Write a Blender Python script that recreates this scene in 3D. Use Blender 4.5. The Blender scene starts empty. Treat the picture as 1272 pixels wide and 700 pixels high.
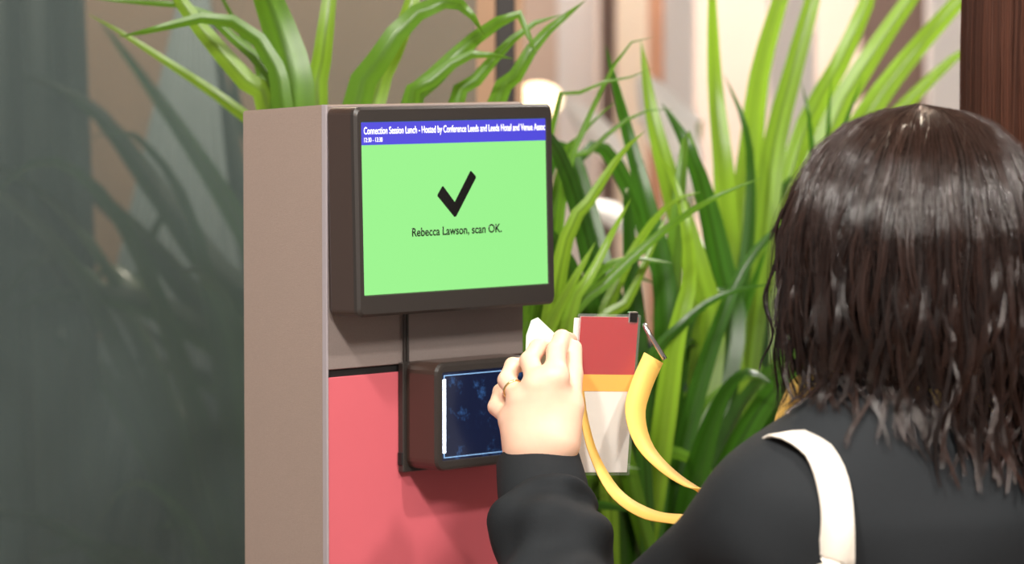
import bpy, bmesh, math, random
import numpy as np
from mathutils import Vector, Matrix

# ------------------------------------------------------------------ camera, world, lights, exposure
SC = bpy.context.scene
COL = SC.collection
FPX = 4830.0          # focal length in pixels of the 1272 px frame
EYE = 1.62            # eye height of the photographer
PITCH = math.atan(300 / FPX)
cam_d = bpy.data.cameras.new('camera'); cam = bpy.data.objects.new('camera', cam_d); COL.objects.link(cam)
cam.location = (0, 0, EYE); cam.rotation_euler = (math.pi / 2 - PITCH, 0, 0)
cam_d.sensor_width = 36; cam_d.lens = FPX / 1272 * 36; cam_d.clip_end = 60
cam_d.dof.use_dof = True; cam_d.dof.focus_distance = 4.10; cam_d.dof.aperture_fstop = 5.0
SC.camera = cam
w = bpy.data.worlds.new('world'); SC.world = w; w.use_nodes = True
w.node_tree.nodes['Background'].inputs[0].default_value = (1.0, 0.95, 0.9, 1)
w.node_tree.nodes['Background'].inputs[1].default_value = 0.38
def area(name, loc, target, size, power, color=(1, .95, .88), shape='DISK'):
    l = bpy.data.lights.new(name, 'AREA'); l.shape = shape; l.size = size; l.energy = power; l.color = color
    o = bpy.data.objects.new(name, l); COL.objects.link(o); o.location = loc
    o.rotation_euler = (Vector(target) - Vector(loc)).to_track_quat('-Z', 'Y').to_euler()
    return o
area('overhead_light', (-0.55, 2.55, 3.05), (0.1, 4.2, 1.2), .2, 52)
area('overhead_light', (0.55, 1.5, 3.05), (0.3, 4.0, 1.3), .4, 78)
area('overhead_light', (1.15, 2.9, 3.05), (0.2, 4.2, 1.2), .16, 34)
area('overhead_light', (0.5, 5.5, 3.1), (0.5, 5.1, 1.3), .4, 9).data.spread = math.radians(58)  # added light over the plants, beam narrowed to keep off the hair
area('overhead_light', (1.2, 6.4, 3.1), (0.6, 5.5, 1.3), .7, 20).data.spread = math.radians(58)  # second added plant light, further back, with the same narrowed beam
area('overhead_light', (-0.5, 6.42, 2.9), (-0.45, 6.6, 1.2), .2, 120, (1, .9, .8))  # unseen lamp added between drape and brown wall to brighten that wall
area('ceiling_panel_light', (0.6, 9.0, 3.1), (0.5, 10.3, 1.2), 1.6, 205, (1, .95, .92), 'SQUARE')
SC.view_settings.view_transform = 'Standard'; SC.view_settings.look = 'None'
SC.view_settings.exposure = 0.0; SC.view_settings.gamma = 1.0; SC.view_settings.use_curve_mapping = False

# ------------------------------------------------------------------ helpers
CAMV = np.array([0, 0, EYE]); FW = np.array([0, math.cos(PITCH), -math.sin(PITCH)])
UPV = np.array([0, math.sin(PITCH), math.cos(PITCH)]); RT = np.array([1., 0, 0])
def P(x, y, D):
    "world point seen at pixel (x, y) at depth D metres"
    return CAMV + (FW + (x - 636) / FPX * RT - (y - 350) / FPX * UPV) * D
rng = np.random.default_rng(7); random.seed(7)

def lin(c):
    return tuple(((v / 255) / 12.92 if v / 255 <= .04045 else ((v / 255 + .055) / 1.055) ** 2.4) for v in c) + (1,)
def mat(name, rgb, rough=.5, metal=0, spec=.5, noise=0, nscale=40, bump=0, bscale=200, emit=None, estr=0, trans=0, coat=0, attr=None, stretch=None, sheen=0, aniso=0):
    m = bpy.data.materials.new(name); m.use_nodes = True
    nt = m.node_tree; b = nt.nodes['Principled BSDF']
    b.inputs['Base Color'].default_value = lin(rgb); b.inputs['Roughness'].default_value = rough
    b.inputs['Metallic'].default_value = metal; b.inputs['Specular IOR Level'].default_value = spec
    b.inputs['Coat Weight'].default_value = coat; b.inputs['Sheen Weight'].default_value = sheen
    b.inputs['Anisotropic'].default_value = aniso
    tc = nt.nodes.new('ShaderNodeTexCoord'); mp = nt.nodes.new('ShaderNodeMapping'); nt.links.new(tc.outputs['Object'], mp.inputs[0])
    if stretch: mp.inputs['Scale'].default_value = stretch
    src = None
    if noise:
        n = nt.nodes.new('ShaderNodeTexNoise'); n.inputs['Scale'].default_value = nscale; n.inputs['Detail'].default_value = 4
        nt.links.new(mp.outputs[0], n.inputs[0])
        r = nt.nodes.new('ShaderNodeMapRange'); r.inputs[1].default_value = .25; r.inputs[2].default_value = .75
        r.inputs[3].default_value = 1 - noise; r.inputs[4].default_value = 1 + noise
        nt.links.new(n.outputs['Fac'], r.inputs[0])
        mx = nt.nodes.new('ShaderNodeVectorMath'); mx.operation = 'SCALE'
        mx.inputs[0].default_value = lin(rgb)[:3]; nt.links.new(r.outputs[0], mx.inputs['Scale'])
        nt.links.new(mx.outputs[0], b.inputs['Base Color']); src = mx.outputs[0]
    if attr:
        a = nt.nodes.new('ShaderNodeAttribute'); a.attribute_name = attr
        mx = nt.nodes.new('ShaderNodeMix'); mx.data_type = 'RGBA'; mx.blend_type = 'MULTIPLY'; mx.inputs[0].default_value = 1
        if src: nt.links.new(src, mx.inputs[6])
        else: mx.inputs[6].default_value = lin(rgb)
        nt.links.new(a.outputs['Color'], mx.inputs[7]); nt.links.new(mx.outputs[2], b.inputs['Base Color']); src = mx.outputs[2]
    if bump:
        n = nt.nodes.new('ShaderNodeTexNoise'); n.inputs['Scale'].default_value = bscale; nt.links.new(mp.outputs[0], n.inputs[0])
        bp = nt.nodes.new('ShaderNodeBump'); bp.inputs['Strength'].default_value = bump; bp.inputs['Distance'].default_value = .002
        nt.links.new(n.outputs['Fac'], bp.inputs['Height']); nt.links.new(bp.outputs[0], b.inputs['Normal'])
    if emit:
        b.inputs['Emission Color'].default_value = lin(emit); b.inputs['Emission Strength'].default_value = estr
    if trans:
        tr = nt.nodes.new('ShaderNodeBsdfTranslucent'); ms = nt.nodes.new('ShaderNodeMixShader'); ms.inputs[0].default_value = trans
        tr.inputs[0].default_value = lin(rgb)
        if src: nt.links.new(src, tr.inputs[0])
        out = nt.nodes['Material Output']
        nt.links.new(b.outputs[0], ms.inputs[1]); nt.links.new(tr.outputs[0], ms.inputs[2]); nt.links.new(ms.outputs[0], out.inputs[0])
    return m

def empty(name, loc=(0, 0, 0)):
    o = bpy.data.objects.new(name, None); COL.objects.link(o); o.location = loc; o.empty_display_size = .05
    return o
def tag(o, label=None, cat=None, group=None, kind=None):
    if label: o['label'] = label
    if cat: o['category'] = cat
    if group: o['group'] = group
    if kind: o['kind'] = kind
    return o
def link(name, me, m, parent=None, smooth=False):
    o = bpy.data.objects.new(name, me); COL.objects.link(o)
    for mm in (m if isinstance(m, (list, tuple)) else [m]): me.materials.append(mm)
    if smooth: me.polygons.foreach_set('use_smooth', [True] * len(me.polygons))
    if parent:
        o.parent = parent
        root = parent; off = Vector((0, 0, 0))
        while root: off += root.location; root = root.parent
        me.transform(Matrix.Translation(-off))
    return o
def mesh_np(name, V, Fs):
    me = bpy.data.meshes.new(name)
    V = np.asarray(V, dtype=np.float32); Fs = np.asarray(Fs, dtype=np.int32); k = Fs.shape[1]
    me.vertices.add(len(V)); me.vertices.foreach_set('co', V.ravel())
    me.loops.add(Fs.size); me.loops.foreach_set('vertex_index', Fs.ravel())
    me.polygons.add(len(Fs)); me.polygons.foreach_set('loop_start', np.arange(len(Fs), dtype=np.int32) * k)
    me.update(calc_edges=True); me.validate()
    return me
def bm_mesh(name, bm):
    bmesh.ops.recalc_face_normals(bm, faces=bm.faces)
    me = bpy.data.meshes.new(name); bm.to_mesh(me); bm.free(); return me
def box_bm(lo, hi, bev=0, seg=2, M=None, bm=None):
    nb = bmesh.new(); bmesh.ops.create_cube(nb, size=1)
    for v in nb.verts: v.co = Vector([lo[i] + (v.co[i] + .5) * (hi[i] - lo[i]) for i in range(3)])
    if bev: bmesh.ops.bevel(nb, geom=nb.edges[:], offset=bev, segments=seg, affect='EDGES', profile=.6)
    if M is not None: nb.transform(M)
    if bm is None: return nb
    t = bpy.data.meshes.new('t'); nb.to_mesh(t); nb.free(); bm.from_mesh(t); bpy.data.meshes.remove(t); return bm
def box(name, lo, hi, m, parent=None, bev=0, seg=2, M=None):
    return link(name, bm_mesh(name, box_bm(lo, hi, bev, seg, M)), m, parent)
def spline(pts, n):
    p = np.asarray(pts, float); k = len(p)
    if k == 2: t = np.linspace(0, 1, n)[:, None]; return p[0] * (1 - t) + p[1] * t
    q = np.vstack([2 * p[0] - p[1], p, 2 * p[-1] - p[-2]])
    L = np.r_[0, np.cumsum(np.linalg.norm(np.diff(p, axis=0), axis=1) + 1e-9)]
    u = np.interp(np.linspace(0, L[-1], n), L, np.arange(k)); i = np.minimum(u.astype(int), k - 2); t = (u - i)[:, None]
    a, b, c, d = q[i], q[i + 1], q[i + 2], q[i + 3]
    return .5 * ((2 * b) + (-a + c) * t + (2 * a - 5 * b + 4 * c - d) * t ** 2 + (-a + 3 * b - 3 * c + d) * t ** 3)
def tube(pts, r, n=None, seg=8):
    p = spline(pts, n or 4 * len(pts)); N = len(p)
    rr = np.interp(np.linspace(0, 1, N), np.linspace(0, 1, len(np.atleast_1d(r))), np.atleast_1d(r))
    T = np.gradient(p, axis=0); T /= np.linalg.norm(T, axis=1)[:, None] + 1e-12
    a = np.array([0, 0, 1.]) if abs(T[0, 2]) < .9 else np.array([1., 0, 0])
    V = []
    for i in range(N):
        a = a - T[i] * (a @ T[i]); a /= np.linalg.norm(a); b = np.cross(T[i], a)
        for j in range(seg):
            g = 2 * math.pi * j / seg; V.append(p[i] + rr[i] * (math.cos(g) * a + math.sin(g) * b))
    F = [[i * seg + j, i * seg + (j + 1) % seg, (i + 1) * seg + (j + 1) % seg, (i + 1) * seg + j] for i in range(N - 1) for j in range(seg)]
    V.append(p[0]); V.append(p[-1]); k = N * seg
    F += [[k, (j + 1) % seg, j, j] for j in range(seg)]
    me = bpy.data.meshes.new('tube')
    F = [f if len(set(f)) == 4 else f[:3] for f in F] + [[k + 1, (N - 1) * seg + j, (N - 1) * seg + (j + 1) % seg] for j in range(seg)]
    me.from_pydata([tuple(v) for v in V], [], F); me.update(); return me
def ribbon(pts, width, nrm, thick=.0012, n=60):
    "flat webbing along pts, nrm = list of face normals at the control points"
    p = spline(pts, n); q = spline(nrm, n); T = np.gradient(p, axis=0); T /= np.linalg.norm(T, axis=1)[:, None]
    q = q - T * (q * T).sum(1)[:, None]; q /= np.linalg.norm(q, axis=1)[:, None]; s = np.cross(T, q)
    wd = np.interp(np.linspace(0, 1, n), np.linspace(0, 1, len(np.atleast_1d(width))), np.atleast_1d(width))[:, None] / 2
    V = np.stack([p - s * wd - q * thick / 2, p + s * wd - q * thick / 2, p + s * wd + q * thick / 2, p - s * wd + q * thick / 2], 1).reshape(-1, 3)
    F = [[i * 4 + j, i * 4 + (j + 1) % 4, (i + 1) * 4 + (j + 1) % 4, (i + 1) * 4 + j] for i in range(n - 1) for j in range(4)]
    F += [[3, 2, 1, 0], [4 * n - 4, 4 * n - 3, 4 * n - 2, 4 * n - 1]]
    return mesh_np('ribbon', V, F)

# ---- implicit bodies: tapered capsules and ellipsoids blended, then meshed with surface nets
def cap(a, b, ra, rb, k=.02): return ('c', np.array(a, float), np.array(b, float), ra, rb, k)
def ell(c, r, k=.02, ax=None): return ('e', np.array(c, float), np.array(r, float), ax, None, k)
def sdf1(pr, X):
    if pr[0] == 'c':
        _, a, b, ra, rb, k = pr; d = b - a; t = np.clip(((X - a) @ d) / (d @ d), 0, 1)
        return np.linalg.norm(X - a - t[..., None] * d, axis=-1) - (ra + (rb - ra) * t)
    _, c, r, ax, _, k = pr; Y = X - c
    if ax is not None: Y = Y @ np.array(ax).T
    q = np.linalg.norm(Y / r, axis=-1); g = np.linalg.norm(Y / r ** 2, axis=-1) + 1e-9
    return q * (q - 1) / g
def field(prims, X):
    d = None
    for pr in prims:
        s = sdf1(pr, X); k = pr[5]
        if d is None: d = s
        else:
            h = np.clip(.5 + .5 * (d - s) / k, 0, 1); d = d * (1 - h) + s * h - k * h * (1 - h)
    return d
def surface(prims, lo, hi, res, warp=None):
    lo = np.array(lo); hi = np.array(hi); n = np.ceil((hi - lo) / res).astype(int) + 1
    ax = [lo[i] + np.arange(n[i]) * res for i in range(3)]
    D = np.empty(tuple(n), dtype=np.float32)
    for i in range(n[0]):
        Y, Z = np.meshgrid(ax[1], ax[2], indexing='ij'); X = np.stack([np.full_like(Y, ax[0][i]), Y, Z], -1)
        v = field(prims, X)
        if warp is not None: v = v + warp(X)
        D[i] = v
    c = D < 0
    ins = sum(c[a:n[0] - 1 + a, b:n[1] - 1 + b, g:n[2] - 1 + g].astype(np.int8) for a in (0, 1) for b in (0, 1) for g in (0, 1))
    act = (ins > 0) & (ins < 8); idx = -np.ones(act.shape, int); cells = np.argwhere(act); idx[act] = np.arange(len(cells))
    S = np.zeros((len(cells), 3)); C = np.zeros(len(cells))
    corners = [(a, b, g) for a in (0, 1) for b in (0, 1) for g in (0, 1)]
    for A in corners:
        for d in range(3):
            if A[d]: continue
            B = list(A); B[d] = 1
            va = D[cells[:, 0] + A[0], cells[:, 1] + A[1], cells[:, 2] + A[2]]; vb = D[cells[:, 0] + B[0], cells[:, 1] + B[1], cells[:, 2] + B[2]]
            m = (va < 0) != (vb < 0); t = np.where(m, va / np.where(m, va - vb, 1), 0)
            p = np.tile(np.array(A, float), (len(cells), 1)); p[:, d] += t; S += p * m[:, None]; C += m
    V = lo + (cells + S / C[:, None]) * res
    Q = []
    for d in range(3):
        e, f = (d + 1) % 3, (d + 2) % 3
        a = [slice(None)] * 3; b = [slice(None)] * 3; a[d] = slice(0, -1); b[d] = slice(1, None)
        m = c[tuple(a)] != c[tuple(b)]; pos = np.argwhere(m)
        pos = pos[(pos[:, e] > 0) & (pos[:, f] > 0) & (pos[:, e] < n[e] - 1) & (pos[:, f] < n[f] - 1)]
        fl = c[pos[:, 0], pos[:, 1], pos[:, 2]]
        def g(de, df):
            q = pos.copy(); q[:, e] -= de; q[:, f] -= df; return idx[q[:, 0], q[:, 1], q[:, 2]]
        q = np.stack([g(1, 1), g(0, 1), g(0, 0), g(1, 0)], 1); q[~fl] = q[~fl][:, ::-1]; Q.append(q)
    Q = np.vstack(Q); Q = Q[(Q >= 0).all(1)]
    return V, Q
def march(prims, x, y, d0=3.0, d1=5.0, warp=None, off=0):
    "first hit of the ray through a pixel with an implicit body"
    r = FW + (x - 636) / FPX * RT - (y - 350) / FPX * UPV; t = d0
    for _ in range(120):
        X = (CAMV + r * t)[None]; v = field(prims, X)[0] + (warp(X)[0] if warp else 0) - off
        if v < 5e-4: return CAMV + r * t
        t += v * .8
        if t > d1: return None
    return CAMV + r * t
def grad(prims, p):
    e = 1e-3; g = np.array([field(prims, (p + np.eye(3)[i] * e)[None])[0] - field(prims, (p - np.eye(3)[i] * e)[None])[0] for i in range(3)])
    return g / np.linalg.norm(g)

# ------------------------------------------------------------------ materials
M_floor = mat('carpet', (150, 128, 116), .9, noise=.12, nscale=60)
M_ceil = mat('ceiling_paint', (225, 222, 218), .8)
M_beige = mat('beige_wall', (224, 200, 182), .8, noise=.04, nscale=3)
M_brown = mat('brown_wall', (158, 126, 100), .7, noise=.08, nscale=4)
M_white = mat('white_paint', (240, 238, 236), .6)
M_tan = mat('tan_panel', (186, 140, 112), .6, noise=.1, nscale=6)
M_dark = mat('dark_frame', (38, 30, 28), .4)
M_cream = mat('cream_drape', (240, 222, 198), .8)
M_umber = mat('umber_panel', (110, 88, 78), .6)
M_greydrape = mat('grey_drape', (70, 80, 80), .8, noise=.15, nscale=5, stretch=(1, 1, .2))
M_kiosk = mat('brushed_mauve_metal', (164, 145, 134), .42, .25, noise=.05, nscale=500, bump=.15, bscale=900)
M_kfront = mat('grey_brown_panel', (146, 133, 128), .42, .25, noise=.05, nscale=500, bump=.12, bscale=900)
M_edge = mat('painted_edge_highlight', (186, 176, 180), .35, .4)
M_pink = mat('coral_red_vinyl', (206, 98, 108), .5, noise=.02, nscale=10)
M_black = mat('black_plastic', (48, 43, 40), .38, bump=.1, bscale=1500)
M_side = mat('satin_black_shell', (60, 46, 40), .3, coat=.15)
M_slot = mat('black_gap', (8, 8, 8), .7)
M_screen = mat('lit_green_screen', (12, 26, 12), .22, emit=(160, 250, 146), estr=.93)
M_blue = mat('lit_blue_banner', (8, 8, 24), .22, emit=(84, 78, 226), estr=.95)
M_txtw = mat('lit_white_text', (200, 200, 200), .3, emit=(250, 250, 255), estr=1.0)
M_txtk = mat('black_screen_text', (14, 12, 11), .22)
M_led = mat('white_light_bar', (230, 240, 255), .3, emit=(225, 236, 255), estr=4.0)
M_ledline = mat('pale_blue_light_line', (120, 160, 200), .3, emit=(130, 175, 225), estr=.8)
M_skin = mat('skin', (240, 196, 170), .45, noise=.05, nscale=60, spec=.4)
M_skin.node_tree.nodes['Principled BSDF'].inputs['Subsurface Weight'].default_value = .12
M_skin.node_tree.nodes['Principled BSDF'].inputs['Subsurface Radius'].default_value = (.01, .004, .002)
M_skin.node_tree.nodes['Principled BSDF'].inputs['Subsurface Scale'].default_value = .5
M_nail = mat('nail', (240, 200, 185), .2)
M_cloth = mat('charcoal_jersey', (29, 32, 35), .8, spec=.25, noise=.06, nscale=300, bump=.3, bscale=1200)
M_trous = mat('dark_trousers', (38, 40, 48), .85)
M_shoe = mat('black_shoe', (25, 24, 24), .4)
M_hair = mat('dark_brown_hair', (34, 20, 15), .25, spec=.9, attr='tint')
M_hairb = mat('dark_brown_hair_base', (20, 14, 12), .55, spec=.3)
M_hair2 = mat('auburn_hair', (78, 46, 34), .34, spec=.55, attr='tint')
M_hair2b = mat('auburn_hair_base', (48, 28, 20), .55, spec=.3)
M_eye = mat('eye_white', (225, 222, 218), .2)
M_strap = mat('cream_canvas', (246, 236, 222), .8, bump=.3, bscale=900)
M_yellow = mat('yellow_lanyard_webbing', (252, 212, 112), .55, bump=.2, bscale=1200, trans=.3)
M_red = mat('badge_red', (165, 14, 22), .35)
M_orange = mat('badge_orange', (238, 170, 60), .35)
M_card = mat('badge_white', (226, 222, 214), .4)
M_holder = mat('clear_plastic', (240, 240, 240), .08)
nt = M_holder.node_tree; b = nt.nodes['Principled BSDF']; tr = nt.nodes.new('ShaderNodeBsdfTransparent'); ms = nt.nodes.new('ShaderNodeMixShader'); ms.inputs[0].default_value = .93
nt.links.new(b.outputs[0], ms.inputs[1]); nt.links.new(tr.outputs[0], ms.inputs[2]); nt.links.new(ms.outputs[0], nt.nodes['Material Output'].inputs[0])
M_metal = mat('chrome', (220, 220, 220), .18, 1)
M_soil = mat('soil', (60, 44, 34), .95, noise=.3, nscale=80, bump=.8, bscale=100)
M_pot = mat('dark_grey_planter', (64, 64, 66), .55, noise=.05)
M_leaf = mat('strap_leaf', (104, 140, 42), .34, spec=.5, attr='tint', trans=.3)
M_stem = mat('leaf_stem', (96, 122, 44), .6)
M_navy = mat('navy_upholstery', (38, 42, 78), .8)
M_wood = mat('pale_wood', (222, 176, 150), .5, noise=.08, nscale=12, stretch=(1, 6, 1))
M_bloom = mat('white_petal', (246, 246, 244), .5, trans=.3)
M_globe = mat('warm_lamp_globe', (255, 236, 200), .4, emit=(255, 226, 178), estr=3.0)
# scanner window: dark blue glass with a faint mottled glow behind it
M_scan = mat('dark_blue_glass', (8, 12, 30), .08, coat=.4)
nt = M_scan.node_tree; b = nt.nodes['Principled BSDF']; tc = nt.nodes.new('ShaderNodeTexCoord')
n1 = nt.nodes.new('ShaderNodeTexNoise'); n1.inputs['Scale'].default_value = 55; n1.inputs['Detail'].default_value = 8; n1.inputs['Roughness'].default_value = .75
nt.links.new(tc.outputs['Object'], n1.inputs[0])
cr = nt.nodes.new('ShaderNodeValToRGB'); cr.color_ramp.elements[0].position = .55; cr.color_ramp.elements[0].color = (.006, .01, .035, 1)
cr.color_ramp.elements[1].position = .72; cr.color_ramp.elements[1].color = (.05, .16, .42, 1)
nt.links.new(n1.outputs['Fac'], cr.inputs[0]); nt.links.new(cr.outputs[0], b.inputs['Emission Color']); b.inputs['Emission Strength'].default_value = .8
# smoked acrylic: part see-through, part satin grey
M_smoke = bpy.data.materials.new('smoked_acrylic'); M_smoke.use_nodes = True
nt = M_smoke.node_tree; b = nt.nodes['Principled BSDF']; b.inputs['Base Color'].default_value = lin((100, 114, 114)); b.inputs['Roughness'].default_value = .3
tr = nt.nodes.new('ShaderNodeBsdfTransparent'); tr.inputs[0].default_value = (.86, .86, .82, 1); ms = nt.nodes.new('ShaderNodeMixShader'); ms.inputs[0].default_value = .66
nt.links.new(b.outputs[0], ms.inputs[1]); nt.links.new(tr.outputs[0], ms.inputs[2]); nt.links.new(ms.outputs[0], nt.nodes['Material Output'].inputs[0])

# ------------------------------------------------------------------ the room
def struct(o, label=None): o['kind'] = 'structure'; return o
struct(box('floor', (-4.5, -1, -.1), (5, 11, 0), M_floor))
struct(box('ceiling', (-4.5, -1, 3.2), (5, 11, 3.3), M_ceil))
struct(box('wall_back', (-4.5, 10.5, 0), (5, 10.62, 3.2), M_beige))
struct(box('wall_left', (-1.5, 6.6, 0), (.02, 6.72, 3.2), M_brown))
def strip(name, x0, x1, D, m, z0=0, z1=3.2, thick=.12, bev=.004, parent=None):
    a = P(x0, 350, D); c = P(x1, 350, D); return box(name, (a[0], a[1], z0), (c[0], a[1] + thick, z1), m, parent, bev)
tn = [0]
def trim(x0, x1, D, m, **k):
    tn[0] += 1; return struct(strip('trim_%d' % tn[0], x0, x1, D, m, **k))
trim(586, 613, 8.2, M_tan)
trim(642, 692, 8.7, M_beige)
trim(692, 742, 9.0, M_white)
trim(746, 764, 8.6, M_umber)
trim(766, 803, 8.8, M_cream)
trim(806, 824, 8.9, M_tan)
trim(826, 862, 8.5, M_white)
trim(956, 1012, 8.4, M_white)
trim(1072, 1152, 8.8, M_umber)
trim(1154, 1215, 8.5, M_white)
# smoked partition with its end post
pt = empty('partition_screen', tuple(P(300, 350, 5.5) * [1, 1, 0])); tag(pt, 'smoked translucent partition screen with dark end post behind the terminal', 'partition')
strip('panel', -420, 592, 5.5, M_smoke, .02, 2.6, .008, .001, pt)
strip('post', 615, 640, 5.5, M_dark, 0, 2.6, .05, .003, pt)
a = P(-420, 350, 5.5); c = P(640, 350, 5.5)
box('foot_rail', (a[0], a[1] - .04, 0), (c[0], a[1] + .06, .03), M_dark, pt, .003)
# drapes behind the screen
def drape(name, top, bot, m, z0, z1, D, label):
    n = 60; t = np.linspace(0, 1, n); V = []
    for k, z in enumerate((z0, z1)):
        x0, x1 = (bot, top)[k]
        for lay in (0, .02):
            for s in t:
                p = P(x0 + (x1 - x0) * s, 350, D); V.append((p[0], p[1] + .025 * math.sin(s * abs(x1 - x0) / 9) + lay, z))
    F = []
    for i in range(n - 1): F += [[i, i + 1, 2 * n + i + 1, 2 * n + i], [n + i + 1, n + i, 3 * n + i, 3 * n + i + 1], [i + 1, i, n + i, n + i + 1], [2 * n + i, 2 * n + i + 1, 3 * n + i + 1, 3 * n + i]]
    me = bpy.data.meshes.new(name); me.from_pydata(V, [], F); me.update()
    o = link(name, me, m, smooth=True); return tag(o, label, 'curtain')
drape('curtain', (-200, 74), (-200, 150), M_greydrape, .02, 2.9, 6.0, 'dark grey drape at the far left edge behind the screen')
drape('curtain', (240, 250), (-80, 460), M_greydrape, .02, 1.78, 6.3, 'dark grey drape narrowing upward between brown wall areas')

# ------------------------------------------------------------------ the scanning terminal
TH = math.radians(46.5)
O = P(404.5, 130, 4.2); KT = O[2]
U = Vector((math.cos(TH), math.sin(TH), 0)); N = Vector((math.sin(TH), -math.cos(TH), 0))
KM = Matrix(((U.x, N.x, 0, O[0]), (U.y, N.y, 0, O[1]), (0, 0, 1, 0), (0, 0, 0, 1)))   # (along front, outwards, height)
dz = EYE - 1.52
def K(s, d, z): return KM @ Vector((s, d, z))
kio = empty('scanning_kiosk', tuple(K(.155, -.066, 0))); tag(kio, 'tall mauve metal kiosk column with a coral red lower front panel', 'kiosk')
W, DP = .311, .133
kb = box_bm((0, -DP, .0), (W, -.004, KT), 0)
for v in kb.verts:
    if v.co.y < -.1 and v.co.z > 1: v.co.z -= .0085
bmesh.ops.bevel(kb, geom=kb.edges[:], offset=.0015, segments=2, affect='EDGES'); kb.transform(KM)
link('column', bm_mesh('column', kb), M_kiosk, kio)
box('upper_panel', (.0022, -.004, 1.163 + dz), (W, .0, KT - .0012), M_kfront, kio, .0008, 1, KM)
box('edge_highlight', (-.0006, -.006, .0), (.0022, .0012, KT), M_edge, kio, .0004, 1, KM)  # pale strip that paints the highlight along the kiosk's front corner
box('red_panel', (.0024, -.0035, .02), (W - .001, -.0002, 1.1545 + dz), M_pink, kio, .0006, 1, KM)
box('seam', (.0024, -.0042, 1.1535 + dz), (W - .001, -.0030, 1.164 + dz), M_slot, kio, 0, 1, KM)
box('base_plate', (-.03, -DP - .05, 0), (W + .03, .06, .012), M_black, kio, .003, 2, KM)
# monitor (tilted back a touch)
MT = Matrix.Rotation(math.radians(1.3), 4, 'X')
zb, zt = 1.2225 + dz, 1.4485 + dz
MM = KM @ Matrix.Translation((0, .051, zb)) @ Matrix.Rotation(math.radians(1.4), 4, 'X')
mon = empty('display_monitor', tuple(K(.155, .03, zb))); tag(mon, 'black monitor with a lit green check in screen mounted on the kiosk top', 'monitor')
mw, mh = .3115, .226
def rrect(x0, x1, z0, z1, r, n=5):
    pts = []
    for cx, cz, a0 in ((x1 - r, z1 - r, 0), (x0 + r, z1 - r, 90), (x0 + r, z0 + r, 180), (x1 - r, z0 + r, 270)):
        for i in range(n + 1):
            g = math.radians(a0 + 90 * i / n); pts.append((cx + r * math.cos(g), cz + r * math.sin(g)))
    return pts
def shell(name, profile, M, m, parent, smooth=False):
    "stack of rounded rectangles: list of (x0,x1,z0,z1,r,depth)"
    V, F = [], []; L = None
    for x0, x1, z0, z1, r, d in profile:
        ring = rrect(x0, x1, z0, z1, r); L = len(ring); V += [M @ Vector((x, d, z)) for x, z in ring]
    for k in range(len(profile) - 1):
        F += [[k * L + i, k * L + (i + 1) % L, (k + 1) * L + (i + 1) % L, (k + 1) * L + i] for i in range(L)]
    F.append(list(range(L))); F.append(list(range((len(profile) - 1) * L, len(profile) * L)))
    me = bpy.data.meshes.new(name); me.from_pydata([tuple(v) for v in V], [], F); me.update()
    bm = bmesh.new(); bm.from_mesh(me); bmesh.ops.recalc_face_normals(bm, faces=bm.faces); bm.to_mesh(me); bm.free()
    return link(name, me, m, parent)
shell('casing', [(0.004, mw - .004, .004, mh - .004, .006, -.050), (0, mw, 0, mh, .008, -.042), (0, mw, 0, mh, .008, -.0075)], MM, M_side, mon)
shell('bezel', [(0, mw, 0, mh, .008, -.0075), (0, mw, 0, mh, .008, -.003), (.003, mw - .003, .003, mh - .003, .007, 0),
                (.0085, mw - .0105, .0225, mh - .0155, .002, 0), (.0095, mw - .0115, .0235, mh - .0165, .001, -.0022)], MM, M_black, mon)
sx0, sx1, sz0, sz1 = .0095, mw - .0115, .0235, mh - .0165
scr = box('screen', (sx0, -.0026, sz0), (sx1, -.0016, sz1), M_screen, mon, 0, 1, MM)
bh = .0245
box('banner', (sx0, -.0016, sz1 - bh), (sx1, -.0013, sz1), M_blue, scr, 0, 1, MM)
def text(name, body, x, z, width, size, m, parent, MMx, bold=0, clip=None, yoff=-.0011, ctr=False):
    cu = bpy.data.curves.new('t', 'FONT'); cu.body = body; cu.size = size; cu.offset = bold
    ob = bpy.data.objects.new('t', cu); COL.objects.link(ob)
    dg = bpy.context.evaluated_depsgraph_get(); me = bpy.data.meshes.new_from_object(ob.evaluated_get(dg)); bpy.data.objects.remove(ob)
    xs = [v.co.x for v in me.vertices]; x0, x1 = min(xs), max(xs); k = width / (x1 - x0)
    bm = bmesh.new(); bm.from_mesh(me)
    for v in bm.verts: v.co = Vector((x + (v.co.x - x0) * k - (width / 2 if ctr else 0), yoff, z + v.co.y))
    if clip: bmesh.ops.bisect_plane(bm, geom=bm.verts[:] + bm.edges[:] + bm.faces[:], plane_co=(clip, 0, 0), plane_no=(1, 0, 0), clear_outer=True)
    g = bmesh.ops.extrude_face_region(bm, geom=bm.faces[:])
    for v in [e for e in g['geom'] if isinstance(e, bmesh.types.BMVert)]: v.co.y -= .0001
    bm.transform(MMx); bm.to_mesh(me); bm.free()
    return link(name, me, m, parent)
text('banner_text', 'Connection Session Lunch - Hosted by Conference Leeds and Leeds Hotel and Venue Associa', sx0 + .0042, sz1 - .0128, .2905, .0110, M_txtw, scr, MM, bold=.00012, clip=sx1 - .0004)
text('time_text', '12:30 - 13:30', sx0 + .0045, sz1 - .0212, .0275, .0070, M_txtw, scr, MM, bold=.0)
text('message_text', 'Rebecca Lawson, scan OK.', (sx0 + sx1) / 2, sz0 + .0608, .1415, .0132, M_txtk, scr, MM, ctr=True, bold=.00025)
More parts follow.
